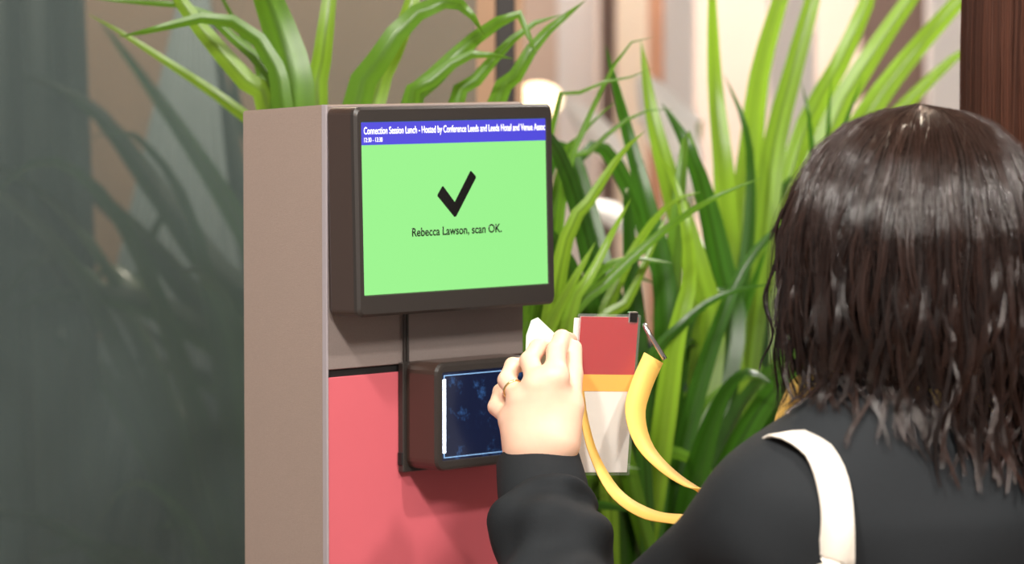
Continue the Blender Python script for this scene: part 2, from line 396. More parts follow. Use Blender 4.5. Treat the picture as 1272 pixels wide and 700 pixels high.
# tick
cx = (sx0 + sx1) / 2; cz = sz0 + .1040
tk = [(-.0290, .0008), (-.0212, .0100), (-.0026, -.0078), (.0208, .0288), (.0240, .0292), (.0300, .0218), (.0302, .0178), (.0010, -.0218), (-.0026, -.0222), (-.0292, -.0022)]
tk = [(-.0300, -.0005), (-.0296, .0018), (-.0226, .0112), (-.0208, .0114), (-.0032, -.0085), (.0222, .0286), (.0236, .0288), (.0306, .0226), (.0310, .0200), (-.0016, -.0264), (-.0044, -.0266)]
bm = bmesh.new(); vs = [bm.verts.new(MM @ Vector((cx + x, -.0012, cz + z * .9))) for x, z in tk]; f = bm.faces.new(vs)
g = bmesh.ops.extrude_face_region(bm, geom=[f]); off = MM.to_3x3() @ Vector((0, -.0003, 0))
for v in [e for e in g['geom'] if isinstance(e, bmesh.types.BMVert)]: v.co += off
link('check_mark', bm_mesh('check_mark', bm), M_txtk, scr)
# scanner
zs = dz
scn = empty('barcode_scanner', tuple(K(.19, .0, 1.05 + dz))); tag(scn, 'small black box scanner with dark blue glass window on the red panel', 'scanner')
SM = KM @ Matrix.Translation((.1125, .057, 1.0475 + zs)); sw, sh = .158, .1195
shell('casing', [(.002, sw, .001, sh - .001, .010, -.049), (0, sw, 0, sh, .013, -.042), (0, sw, 0, sh, .013, -.004)], SM, M_side, scn)
shell('bezel', [(0, sw, 0, sh, .013, -.004), (.0015, sw - .0015, .0015, sh - .0015, .012, -.0005), (.004, sw - .004, .004, sh - .004, .010, 0),
                (.0085, sw - .0085, .0105, sh - .0105, .003, 0), (.0095, sw - .0095, .0115, sh - .0115, .002, -.0015)], SM, M_black, scn)
gx0, gx1, gz0, gz1 = .0095, sw - .0095, .0115, sh - .0115
gw = box('scan_window', (gx0, -.0016, gz0), (gx1, -.0011, gz1), M_scan, scn, 0, 1, SM)
for x in (gx0 + .0008, gx1 - .0056): box('light_bar', (x, -.0011, gz0 + .008), (x + .0046, -.0004, gz1 - .007), M_led, gw, .0003, 1, SM)
bm = bmesh.new()
for lo, hi in (((gx0 + .0035, -.0011, gz1 - .0034), (gx1 - .0035, -.0007, gz1 - .0026)), ((gx0 + .0035, -.0011, gz0 + .0026), (gx1 - .0035, -.0007, gz0 + .0034)),
               ((gx0 + .0027, -.0011, gz0 + .0026), (gx0 + .0035, -.0007, gz1 - .0026)), ((gx1 - .0035, -.0011, gz0 + .0026), (gx1 - .0027, -.0007, gz1 - .0026))):
    box_bm(lo, hi, 0, 1, SM, bm)
link('light_line', bm_mesh('light_line', bm), M_ledline, gw)
box('mount_plate', (-.0035, -.057, -.004), (sw - .01, -.0485, sh - .002), M_black, scn, .001, 1, SM)
box('latch', (-.0050, -.056, .004), (-.0030, -.049, .018), M_slot, scn, .0005, 1, SM)
# cables from the monitor down to the scanner
for s0, s1 in ((.100, .1165), (.106, .1215)):
    cb = link('cable', tube([K(s1, .0035, zb + .012), K(s1 - .0005, .0032, zb - .01), K(s1 - .0005, .0032, 1.2 + dz), K(s1, .0035, 1.158 + dz)], .0016, 16), M_black, scn, True)

# ------------------------------------------------------------------ strap-leaved plants
def leaf_mesh(specs):
    "specs: list of (centre line points, max width m, tint, roll) -> one foliage mesh with a per-leaf tint attribute"
    VV, FF, CC = [], [], []; off = 0; n, k = 26, 7
    for pts, wd, tint, roll in specs:
        p = spline(pts, n); T = np.gradient(p, axis=0); T /= np.linalg.norm(T, axis=1)[:, None]
        t = np.linspace(0, 1, n); prof = np.minimum(.6 + 1.3 * t, 1) * np.clip((1 - t) / .5, 0, 1) ** .7; prof[-1] = .01
        view = p - CAMV; view /= np.linalg.norm(view, axis=1)[:, None]
        base = np.cross(T, view); base /= np.linalg.norm(base, axis=1)[:, None] + 1e-9
        nn = np.cross(base, T); r = roll + .22 * np.sin(t * 3 + roll * 5)
        s = base * np.cos(r)[:, None] + nn * np.sin(r)[:, None]; up = np.cross(s, T)
        a = np.linspace(-1, 1, k)
        V = p[:, None] + (s * (wd / 2 * prof)[:, None])[:, None] * a[None, :, None] - up[:, None] * ((wd * .16 * prof)[:, None] * (1 - np.abs(a))[None])[..., None]
        VV.append(V.reshape(-1, 3))
        i, j = np.meshgrid(np.arange(n - 1), np.arange(k - 1), indexing='ij'); q = (i * k + j).ravel()
        FF.append(np.stack([q, q + 1, q + k + 1, q + k], 1) + off); off += n * k
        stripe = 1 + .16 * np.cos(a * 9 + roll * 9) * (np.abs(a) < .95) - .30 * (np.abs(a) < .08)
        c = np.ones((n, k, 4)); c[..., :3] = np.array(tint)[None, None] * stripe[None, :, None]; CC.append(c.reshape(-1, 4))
    me = mesh_np('foliage', np.vstack(VV), np.vstack(FF))
    at = me.color_attributes.new('tint', 'FLOAT_COLOR', 'POINT'); at.data.foreach_set('color', np.vstack(CC).astype(np.float32).ravel())
    return me
BR = (1.2, 1.12, .8); MD = (.62, .74, .45); DK = (.22, .38, .28); VD = (.08, .12, .11); PL = (1.4, 1.3, 1.3); DK2 = (.15, .27, .2)  # natural leaf tones; the dark ones also paint the shade inside the clumps
def plant(name, crown, D, zpot, traced, nrand, label, group=None, spread=1.0, tints=(BR, MD, DK), hmax=1.75, rmin=.25, width=.022, ang=None, potr=.13, seed=1, wf=1.55):
    rg = random.Random(seed)
    cx = P(crown, 350, D); base = np.array([cx[0], cx[1], zpot])
    root = empty(name, (base[0], base[1], 0)); tag(root, label, 'plant', group)
    specs = []
    for pts, wpx, tint, dd in traced:
        q = [P(x, y, D + dd + (i / len(pts)) * rg.uniform(-.05, .03)) for i, (x, y) in enumerate(pts)]
        b0 = base + np.array([rg.uniform(-.05, .05), rg.uniform(-.05, .05), 0]); first = q[0]
        mid = b0 * .45 + first * .55; mid[2] = b0[2] * .5 + first[2] * .5
        if np.linalg.norm(first - b0) > .25: q = [b0, mid] + q
        else: q = [b0] + q
        specs.append((q, wpx * wf * D / FPX, tint, rg.uniform(-.35, .35)))
    for i in range(nrand):
        g = rg.uniform(0, 2 * math.pi) if ang is None else math.radians(rg.uniform(*ang)); h = rg.uniform(.35, 1) * (hmax - zpot); out = rg.uniform(rmin, 1) * .42 * spread
        d = np.array([math.cos(g), math.sin(g) * .6, 0]); b0 = base + d * rg.uniform(0, .05)
        droop = rg.uniform(-.05, .22) * (1 if out > .2 else .2)
        q = [b0, b0 + d * out * .25 + [0, 0, h * .45], b0 + d * out * .62 + [0, 0, h * .85], b0 + d * out + [0, 0, h], b0 + d * out * 1.35 + [0, 0, h * (1 - droop)]]
        q = [np.array(v) + [rg.uniform(-.012, .012), rg.uniform(-.012, .012), 0] for v in q]
        specs.append((q, width * rg.uniform(.7, 1.25), rg.choice(tints), rg.uniform(-.9, .9)))
    fo = link('foliage', leaf_mesh(specs), M_leaf, root, True)
    bm = bmesh.new()
    for r0, z in (): pass
    prof = [(potr * .72, 0), (potr * .76, .01), (potr, zpot - .06), (potr * 1.04, zpot - .045), (potr * 1.04, zpot), (potr * .94, zpot), (potr * .93, zpot - .03)]
    rings = []
    for r0, z in prof: rings.append([bm.verts.new((base[0] + r0 * math.cos(a * math.pi / 14), base[1] + r0 * math.sin(a * math.pi / 14), z)) for a in range(28)])
    for A, B in zip(rings, rings[1:]):
        for i in range(28): bm.faces.new((A[i], A[(i + 1) % 28], B[(i + 1) % 28], B[i]))
    bm.faces.new(rings[0][::-1]); link('planter', bm_mesh('planter', bm), M_pot, root, True)
    bm = bmesh.new(); bmesh.ops.create_cone(bm, segments=28, radius1=potr * .93, radius2=potr * .93, depth=.02, cap_ends=True); bm.transform(Matrix.Translation((base[0], base[1], zpot - .025)))
    link('soil', bm_mesh('soil', bm), M_soil, root)
    return root
# behind the kiosk: leaves that rise above its top edge
TA = [
 ([(338, 150), (312, 108), (270, 60), (236, 18), (214, -18), (190, -80), (175, -150)], 25, BR, 0),
 ([(352, 140), (345, 90), (322, 50), (290, 27), (250, 22), (195, 36), (146, 46)], 24, MD, -.06),
 ([(362, 150), (364, 100), (352, 50), (335, 5), (322, -40), (300, -90), (270, -110)], 52, MD, -.02),
 ([(393, 150), (398, 90), (404, 40), (412, -30), (425, -160)], 26, BR, .02),
 ([(335, 200), (300, 142), (255, 108), (200, 72), (150, 40), (110, 18)], 17, BR, .25),
 ([(345, 120), (300, 60), (262, 20), (225, 6), (170, 3), (105, -3)], 15, MD, .0),
 ([(330, 120), (310, 60), (285, 15), (262, -30)], 16, MD, .1),
 ([(438, 150), (462, 90), (495, 38), (530, 8), (560, 2), (582, 14), (602, 44)], 32, MD, -.05),
 ([(462, 150), (485, 75), (505, 25), (525, -40), (570, -150)], 26, BR, .05),
 ([(505, 150), (545, 92), (585, 52), (618, 28), (641, 14), (652, 34), (667, 68)], 26, MD, -.02),
 ([(508, 140), (540, 98), (572, 72), (600, 67), (638, 73)], 24, MD, -.06),
 ([(560, 150), (596, 95), (630, 55), (665, 28), (698, 18)], 24, MD, .02),
 ([(608, 150), (640, 95), (668, 50), (700, 22), (728, 0)], 27, MD, 0),
]
plant('strap_leaf_plant', 430, 4.72, .86, TA, 4, 'green strap leaved plant rising behind the top of the kiosk', 'strap leaved plants in planters', hmax=1.5, spread=.35, rmin=.1, seed=3, ang=(-60, 60), tints=(BR, MD, DK))
TD = [
 ([(700, 240), (730, 150), (757, 92), (785, 52), (812, 46)], 10, MD, -.05),
 ([(690, 140), (715, 118), (750, 102), (790, 94), (812, 84)], 9, MD, -.05),
 ([(694, 222), (725, 195), (765, 158), (800, 138), (836, 136)], 11, MD, 0),
 ([(694, 215), (722, 168), (748, 140), (768, 124)], 10, MD, 0),
 ([(700, 310), (736, 244), (772, 190), (802, 162)], 22, BR, -.12),
 ([(706, 398), (735, 340), (760, 290), (784, 246)], 18, PL, -.12),
 ([(700, 412), (757, 347), (830, 282), (890, 244), (948, 220)], 14, MD, -.1),
 ([(662, 470), (676, 420), (706, 360), (740, 300)], 24, BR, -.12),
 ([(655, 440), (652, 400), (650, 372), (640, 330)], 18, BR, .1),
]
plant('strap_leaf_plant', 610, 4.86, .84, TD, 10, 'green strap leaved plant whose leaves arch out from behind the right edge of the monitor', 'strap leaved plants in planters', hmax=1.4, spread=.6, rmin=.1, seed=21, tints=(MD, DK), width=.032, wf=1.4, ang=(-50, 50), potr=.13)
TB = [
 ([(735, 420), (775, 380), (800, 330), (830, 262)], 18, BR, -.12),
 ([(828, 420), (822, 330), (800, 240), (776, 150), (752, 56)], 26, DK, 0),
 ([(880, 420), (866, 340), (842, 260), (812, 150), (796, 50)], 34, BR, .1),
 ([(905, 420), (893, 320), (872, 230), (848, 170), (822, 128)], 36, DK, .15),
 ([(775, 420), (752, 340), (722, 270), (700, 225)], 26, DK, .1),
 ([(748, 420), (768, 350), (800, 290), (836, 250), (870, 238)], 18, BR, -.1),
 ([(838, 430), (856, 350), (852, 280), (838, 225), (818, 190)], 22, BR, -.1),
 ([(760, 500), (742, 420), (716, 360), (702, 320)], 18, MD, -.1),
 ([(800, 470), (850, 400), (900, 365), (960, 352)], 15, DK, -.1),
]
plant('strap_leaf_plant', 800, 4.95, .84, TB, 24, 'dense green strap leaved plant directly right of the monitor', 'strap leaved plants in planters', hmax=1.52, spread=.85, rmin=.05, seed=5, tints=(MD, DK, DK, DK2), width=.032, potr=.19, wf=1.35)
TC = [
 ([(905, 420), (904, 300), (898, 200), (888, 100), (884, -20), (882, -70)], 32, BR, 0),
 ([(915, 400), (930, 290), (932, 200), (922, 145), (899, 92)], 20, DK, -.05),
 ([(905, 400), (918, 300), (932, 190), (944, 90), (972, -10), (985, -50), (1025, -200)], 32, BR, .1),
 ([(935, 400), (948, 300), (962, 180), (986, 85), (1012, -10), (1020, -50), (1050, -210)], 32, BR, .05),
 ([(940, 420), (965, 290), (1000, 160), (1040, 85), (1078, 0), (1090, -40), (1170, -220)], 30, BR, .15),
 ([(985, 300), (1000, 250), (1040, 140), (1085, 65), (1140, -15), (1260, -180)], 34, BR, .1),
 ([(1020, 300), (1045, 200), (1085, 130), (1130, 70), (1192, 0), (1220, -30), (1330, -130)], 36, BR, .2),
 ([(1050, 280), (1080, 190), (1125, 130), (1190, 68), (1240, 40)], 36, BR, .25),
 ([(1010, 260), (1008, 180), (1004, 140), (995, 100)], 16, DK, -.1),
 ([(1030, 260), (1042, 180), (1055, 140), (1072, 95)], 18, DK, -.1),
 ([(1020, 260), (1028, 180), (1030, 130), (1034, 95)], 16, DK, 0),
 ([(760, 760), (800, 640), (860, 520), (910, 420), (955, 300)], 26, DK, -.1),
 ([(740, 740), (765, 640), (800, 540), (850, 440), (900, 370)], 28, VD, -.1),
]
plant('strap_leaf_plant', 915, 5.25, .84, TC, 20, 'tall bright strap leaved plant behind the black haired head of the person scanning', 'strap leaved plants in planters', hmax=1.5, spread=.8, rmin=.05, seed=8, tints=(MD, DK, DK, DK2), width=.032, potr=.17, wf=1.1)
# near-black plant added behind the smoked screen, standing in for reflected foliage
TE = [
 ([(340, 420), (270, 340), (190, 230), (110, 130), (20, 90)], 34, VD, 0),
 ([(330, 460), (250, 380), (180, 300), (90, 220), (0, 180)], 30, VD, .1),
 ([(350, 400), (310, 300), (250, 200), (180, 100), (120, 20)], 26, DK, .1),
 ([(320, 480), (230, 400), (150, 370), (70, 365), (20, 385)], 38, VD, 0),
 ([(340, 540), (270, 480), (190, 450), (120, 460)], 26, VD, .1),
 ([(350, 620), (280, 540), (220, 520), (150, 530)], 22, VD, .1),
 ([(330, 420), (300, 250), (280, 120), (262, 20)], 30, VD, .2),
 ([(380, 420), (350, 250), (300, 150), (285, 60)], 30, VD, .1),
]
plant('strap_leaf_plant', 350, 5.95, .5, TE, 20, 'near black plant added behind the smoked screen to stand for reflected foliage left of the kiosk', 'plants added behind the smoked screen', hmax=1.5, spread=1.3, rmin=.2, seed=11, tints=(VD, VD, VD), width=.04, ang=(100, 260), potr=.18)

# ------------------------------------------------------------------ far background: lamp, blooms, table, chairs
def globe_lamp():
    p = P(668, 124, 8.0); root = empty('globe_lamp', (p[0], p[1], 0)); tag(root, 'blurred warm glowing globe lamp behind the top right corner of the monitor', 'lamp')
    bm = bmesh.new(); bmesh.ops.create_uvsphere(bm, u_segments=24, v_segments=16, radius=.05); bm.transform(Matrix.Translation(p) @ Matrix.Scale(.7, 4, (0, 0, 1)))
    link('globe', bm_mesh('globe', bm), M_globe, root, True)
    link('pole', tube([(p[0], p[1], .01), (p[0], p[1], p[2] - .034)], .012, 4), M_dark, root)
    bm = bmesh.new(); bmesh.ops.create_cone(bm, segments=28, radius1=.14, radius2=.12, depth=.02, cap_ends=True); bm.transform(Matrix.Translation((p[0], p[1], .01)))
    link('base', bm_mesh('base', bm), M_dark, root)
globe_lamp()
def lily(specs, crown, D, label, seed):
    b = P(crown, 350, D); root = empty('white_lily', (b[0], b[1], 0)); tag(root, label, 'flower', 'white blossoms behind the leaves')
    for pts, wpx in specs:
        q = [P(x, y, D) for x, y in pts]; wd = wpx * D / FPX; p = spline(q, 16); t = np.linspace(0, 1, 16); pr = np.sin(np.pi * np.clip(t * .94 + .04, 0, 1)) ** .7 * wd / 2
        T = np.gradient(p, axis=0); T /= np.linalg.norm(T, axis=1)[:, None]; s = np.cross(T, FW); s /= np.linalg.norm(s, axis=1)[:, None]; nn = np.cross(s, T); a = np.linspace(-1, 1, 7)
        V = p[:, None] + s[:, None] * (pr[:, None] * a[None])[..., None] - nn[:, None] * ((pr * .5)[:, None] * (1 - a ** 2)[None])[..., None]
        V2 = V + nn[:, None] * .002
        i, j = np.meshgrid(np.arange(15), np.arange(6), indexing='ij'); k = (i * 7 + j).ravel(); F = np.stack([k, k + 1, k + 8, k + 7], 1)
        pe = link('petal', mesh_np('petal', np.vstack([V.reshape(-1, 3), V2.reshape(-1, 3)]), np.vstack([F, F[:, ::-1] + 112])), M_bloom, root, True)
        link('stem', tube([(b[0], b[1], .42), (q[0] * [1, 1, 0] * .5 + b * [1, 1, 0] * .5) + [0, 0, 1.0], q[0]], .004, 12), M_stem, pe)
    bm = bmesh.new(); bmesh.ops.create_cone(bm, segments=24, radius1=.12, radius2=.16, depth=.42, cap_ends=True); bm.transform(Matrix.Translation((b[0], b[1], .21)))
    link('pot', bm_mesh('pot', bm), M_pot, root, True)
lily([([(862, 240), (845, 190), (822, 140), (795, 92)], 62), ([(776, 215), (755, 180), (728, 150), (700, 124)], 36), ([(870, 150), (835, 142), (790, 146)], 30)], 800, 7.0, 'blurred white blossoms on tall stems beyond the leaves right of the monitor', 1)
lily([([(888, 350), (890, 325), (886, 300), (882, 280)], 34), ([(800, 290), (770, 272), (750, 262), (722, 256)], 30), ([(980, 270), (990, 220), (1000, 180), (1012, 130)], 34)], 990, 6.6, 'blurred white blossoms lower down between the leaves beside the dark hair', 2)
def round_table_far(x, y, D, r, label):
    c = P(x, y, D); root = empty('bar_table', (c[0], c[1], 0)); tag(root, label, 'table', 'pale tables in the background')
    bm = bmesh.new(); bmesh.ops.create_cone(bm, segments=40, radius1=r, radius2=r, depth=.035, cap_ends=True); bm.transform(Matrix.Translation((c[0], c[1], c[2])))
    link('tabletop', bm_mesh('tabletop', bm), M_wood, root)
    link('pedestal', tube([(c[0], c[1], .01), (c[0], c[1], c[2] - .018)], .03, 4, 12), M_dark, root)
    bm = bmesh.new(); bmesh.ops.create_cone(bm, segments=32, radius1=.24, radius2=.22, depth=.02, cap_ends=True); bm.transform(Matrix.Translation((c[0], c[1], .01)))
    link('base', bm_mesh('base', bm), M_dark, root)
round_table_far(930, 520, 6.9, .24, 'round pale wood table blurred behind the shoulder')
round_table_far(790, 665, 7.4, .30, 'round pale wood table low behind the yellow ribbon loop')
def far_chair(x, y, D, rz, label):
    c = P(x, y, D); zt = c[2]; root = empty('high_chair', (c[0], c[1], 0)); tag(root, label, 'chair', 'navy chairs in the background')
    R = Matrix.Translation((c[0], c[1], 0)) @ Matrix.Rotation(rz, 4, 'Z'); zs_ = zt - .38
    box('seat', (-.21, -.21, zs_ - .06), (.21, .21, zs_), M_navy, root, .02, 3, R)
    box('backrest', (-.20, .17, zs_ + .06), (.20, .22, zt), M_navy, root, .02, 3, R)
    for sx in (-1, 1):
        for sy in (-1, 1): link('leg', tube([R @ Vector((sx * .2, sy * .2, 0)), R @ Vector((sx * .17, sy * .17, zs_ - .055))], .014, 4), M_dark, root)
    box('back_frame', (-.19, .185, zs_ - .05), (-.165, .205, zs_ + .1), M_dark, root, 0, 1, R)
far_chair(975, 428, 7.2, .3, 'navy upholstered high chair blurred behind the edge of the dark hair')
far_chair(800, 640, 8.5, -.2, 'navy upholstered chair blurred low behind the yellow ribbon loop')

# ------------------------------------------------------------------ the person scanning
FV = np.array([-.58, .815, 0]); FV /= np.linalg.norm(FV); LV = np.array([-FV[1], FV[0], 0]); ZV = np.array([0, 0, 1.])
def Q(l, f, z): return CEN + LV * l + FV * f + ZV * z     # left, forward, up from neck axis
CEN = np.array([.385, 3.78, 0])
HC = P(1122, 300, 3.76)                                    # centre of the skull
CEN = np.array([HC[0], HC[1], 0]) - FV * .01
NB = Q(0, -.015, 1.300)
SL = P(972, 650, 3.68); EL = P(716, 850, 3.90); WL = P(668, 572, 4.08)
SR = Q(-.165, .0, 1.215); ER = Q(-.215, .02, .93); WR = Q(-.19, .17, .78)
hax = np.stack([LV, FV, ZV])
HF = np.array([-.76, .65, 0]); HF /= np.linalg.norm(HF); HL = np.array([-HF[1], HF[0], 0]); hh_ax = np.stack([HL, HF, ZV])
body = [
 ell(HC + ZV * .002 - HF * .003, (.074, .092, .088), .01, hh_ax), ell(HC + HF * .045 - ZV * .055, (.054, .055, .062), .04, hh_ax),
 cap(HC + HF * .062 - ZV * .105, HC + HF * .07 - ZV * .11, .022, .02, .03),
 cap(HC + HF * .098 - ZV * .005, HC + HF * .112 - ZV * .04, .009, .013, .012), cap(HC + HF * .096 - ZV * .073 + HL * .015, HC + HF * .096 - ZV * .073 - HL * .015, .008, .008, .01),
 ell(HC + HL * .077 - ZV * .015 - HF * .002, (.008, .018, .030), .006, hh_ax), ell(HC - HL * .077 - ZV * .015 - HF * .002, (.008, .018, .030), .006, hh_ax),
 cap(HC - ZV * .07 - HF * .01, NB, .052, .056, .03), cap(NB, Q(0, -.01, 1.18), .06, .10, .05),
 cap(Q(.08, 0, 1.215), SL, .055, .05, .05), cap(Q(-.08, 0, 1.215), SR, .055, .05, .05),
 cap(SL, EL, .05, .038, .03), cap(EL, WL, .038, .027, .02), cap(SR, ER, .05, .038, .03), cap(ER, WR, .038, .026, .02),
 ell(Q(0, 0, 1.08), (.155, .10, .17), .08, hax), ell(Q(0, 0, .86), (.145, .095, .17), .08, hax), ell(Q(0, -.01, .74), (.17, .11, .13), .06, hax),
 cap(Q(.09, 0, .70), Q(.09, .01, .42), .085, .055, .03), cap(Q(.09, .01, .42), Q(.09, -.01, .08), .052, .036, .02),
 cap(Q(-.09, 0, .70), Q(-.09, .01, .42), .085, .055, .03), cap(Q(-.09, .01, .42), Q(-.09, -.01, .08), .052, .036, .02),
]
bV, bF = surface(body, (WL[0] - .12, 3.4, .03), (.75, 4.3, 1.60), .011)
# left hand, fingers curled around the badge edge
def hp(x, y, D): return P(x, y, D)
Dh = 4.07
fing = [  # MCP, PIP, DIP, tip, radii
 ((637, 522, 4.075), (617, 505, 4.105), (622, 486, 4.13), (638, 484, 4.14), .0086),
 ((648, 497, 4.065), (630, 472, 4.095), (637, 454, 4.12), (652, 452, 4.14), .0092),
 ((668, 478, 4.055), (658, 448, 4.085), (668, 432, 4.11), (682, 430, 4.13), .0096),
 ((690, 468, 4.052), (691, 436, 4.075), (698, 420, 4.10), (708, 422, 4.12), .0096)]
hand = [cap(WL - (WL - EL) / np.linalg.norm(WL - EL) * .03, WL, .027, .027, .02), cap(WL, P(672, 545, Dh), .027, .029, .02)]
for (m_, p_, d_, t_, r) in fing:
    m3, p3, d3, t3 = P(*m_), P(*p_), P(*d_), P(*t_)
    hand.append(cap(P(672 + (m_[0] - 672) * .5, 548, Dh), m3, .022, .0145, .02))
for (m_, p_, d_, t_, r) in fing:
    m3, p3, d3, t3 = P(*m_), P(*p_), P(*d_), P(*t_)
    hand += [cap(m3, p3, r * 1.22, r * 1.08, .007), cap(p3, d3, r * 1.06, r * .95, .003), cap(d3, t3, r * .95, r * .82, .003)]
th = [P(694, 545, 4.06), P(708, 505, 4.065), P(711, 465, 4.085), P(713, 432, 4.10)]
hand += [cap(th[0], th[1], .021, .0135, .02), cap(th[1], th[2], .0125, .0108, .008), cap(th[2], th[3], .0108, .0088, .004)]
hV, hF = surface(hand, np.min([P(600, 610, 4.0), P(600, 610, 4.2)], 0) - .03, np.max([P(735, 395, 4.0), P(735, 395, 4.2)], 0) + .03, .0019)
# right hand hangs relaxed by the thigh, out of sight
dR = (WR - ER) / np.linalg.norm(WR - ER); hr = [cap(WR, WR + dR * .08, .026, .03, .02)]
for i in range(4):
    o = LV * (.027 - .018 * i) * .9; m3 = WR + dR * .085 + o; hr += [cap(m3, m3 + dR * .035 - ZV * .006, .0095, .009, .006), cap(m3 + dR * .035 - ZV * .006, m3 + dR * (.058 - .004 * i) - ZV * .024, .0088, .0075, .004)]
hr.append(cap(WR + dR * .02 + LV * .03, WR + dR * .065 + LV * .052, .012, .009, .01))
rV, rF = surface(hr, WR - .13, WR + .2, .0035)
person = empty('person', tuple(CEN)); tag(person, 'person with dark shoulder length hair in black top holding a badge to the scanner', 'person')
V = np.vstack([bV, hV, rV]); F = np.vstack([bF, hF + len(bV), rF + len(bV) + len(hV)])
bo = link('body', mesh_np('body', V, F), M_skin, person, True)
for s in (1, -1):
    e = HC + HF * .078 + HL * .031 * s - ZV * .008; bm = bmesh.new(); bmesh.ops.create_uvsphere(bm, u_segments=16, v_segments=10, radius=.0125); bm.transform(Matrix.Translation(e))
    eo = link('eye', bm_mesh('eye', bm), M_eye, person, True)
    bm = bmesh.new(); bmesh.ops.create_uvsphere(bm, u_segments=12, v_segments=8, radius=.006); bm.transform(Matrix.Translation(e + HF * .0075)); link('iris', bm_mesh('iris', bm), M_txtk, eo, True)
# nails of the fingers that show
for (m_, p_, d_, t_, r) in fing[:0]: pass

# black long sleeved top
def unit(v): return v / np.linalg.norm(v)
aL = unit(WL - EL); cuff_lo = WL - aL * .052
EL2 = EL
top_ = [
 cap(Q(0, -.01, 1.25), Q(0, -.01, 1.17), .075, .12, .05),
 cap(Q(.06, -.02, 1.235), SL + ZV * .004, .066, .068, .06), cap(Q(-.06, -.02, 1.235), SR, .066, .066, .06),
 cap(SL, EL, .067, .046, .05), cap(SR, ER, .068, .056, .05), cap(ER, WR, .052, .04, .03),
 ell(Q(0, -.005, 1.08), (.178, .122, .19), .09, hax), ell(Q(0, 0, .86), (.175, .125, .17), .08, hax), ell(Q(0, -.005, .76), (.19, .135, .09), .06, hax),
]
sleeve = [cap(EL, cuff_lo - aL * .036, .076, .0555, .05)]
uS = unit(np.cross(aL, FW)); vS = np.cross(aL, uS)
def fold(X):
    # soft diagonal drape folds over back and upper arm
    Y = X - Q(0, 0, 1.1); l = Y @ LV; f = Y @ FV; z = Y[..., 2]
    a = .0055 * np.sin(l * 34 + z * 22 + 1.5 * np.sin(z * 17)) * np.clip((.05 - z) / .15, 0, 1)
    b = .0065 * np.sin((l * 26 - z * 38) + 2 * np.sin(f * 14 + .5)) * np.clip((l - .08) / .1, 0, 1) * np.clip((.10 - z) / .1, 0, 1)
    return a + b
def sfold(X):
    Y = X - cuff_lo; t = -(Y @ aL); u = Y @ uS; v = Y @ vS; ang = np.arctan2(v, u)
    env = np.clip(t / .02, 0, 1)
    ph = t * 78 + 1.3 * np.sin(ang + .7) + .8 * np.sin(2 * ang + 1)
    d = -.0065 * np.exp(-((t - .016 - .007 * np.sin(ang + 2.2)) / .012) ** 2)      # bloused roll above the cuff
    return d + (.0090 * np.sin(ph * 1.0) * np.exp(-t / .2) + .0028 * np.sin(ang * 5 + t * 60)) * env
tV, tF = surface(top_ + [cap(EL, EL + aL * .05, .062, .064, .04)], (-.12, 3.38, .68), (.80, 4.2, 1.36), .0075, fold)
sV, sF = surface(sleeve, cuff_lo - .2 + [0, -.1, -.12], cuff_lo + .13, .004, sfold)
top_o = link('black_top', mesh_np('black_top', np.vstack([tV, sV]), np.vstack([tF, sF + len(tV)])), M_cloth, person, True)
# ribbed cuff
cu = [cap(WL - aL * .060, WL - aL * .001, .0480, .0445, .01)]
def cutc(X): t = (X - WL) @ aL; return np.maximum(0, 0) * t
def cuff_mesh():
    n, k = 48, 14; V = []; a0 = WL - aL * .066; 
    prof = [(0, .045), (.006, .0475), (.03, .0475), (.052, .0455), (.066, .0440), (.0685, .0425), (.0680, .0400), (.062, .0385), (.030, .037)]
    sq = unit(uS)
    for t, r in prof:
        for j in range(n):
            g = 2 * math.pi * j / n; V.append(a0 + aL * t + r * (math.cos(g) * sq + .86 * math.sin(g) * vS) * (1 + .004 * math.sin(3 * g)))
    F = [[i * n + j, i * n + (j + 1) % n, (i + 1) * n + (j + 1) % n, (i + 1) * n + j] for i in range(len(prof) - 1) for j in range(n)]
    return mesh_np('cuff', V, F)
link('cuff', cuff_mesh(), M_cloth, top_o, True)
# trousers and shoes
tr_ = [cap(Q(.085, 0, .74), Q(.09, .01, .42), .105, .075, .03), cap(Q(.09, .01, .42), Q(.09, -.01, .10), .075, .062, .02), cap(Q(-.085, 0, .74), Q(-.09, .01, .42), .105, .075, .03), cap(Q(-.09, .01, .42), Q(-.09, -.01, .10), .075, .062, .02), ell(Q(0, -.005, .74), (.182, .128, .12), .05, hax)]
aV, aF = surface(tr_, (0, 3.35, .03), (.85, 4.25, .9), .012); link('trousers', mesh_np('trousers', aV, aF), M_trous, person, True)
for s in (1, -1):
    x = [cap(Q(.09 * s, -.05, .045), Q(.095 * s, .12, .032), .045, .032, .02)]; c = Q(.09 * s, .03, .04)
    q_, r_ = surface(x, c - [.2, .2, .09], c + [.2, .2, .09], .006); q_[:, 2] = np.maximum(q_[:, 2], .002); link('shoe', mesh_np('shoe', q_, r_), M_shoe, person, True)

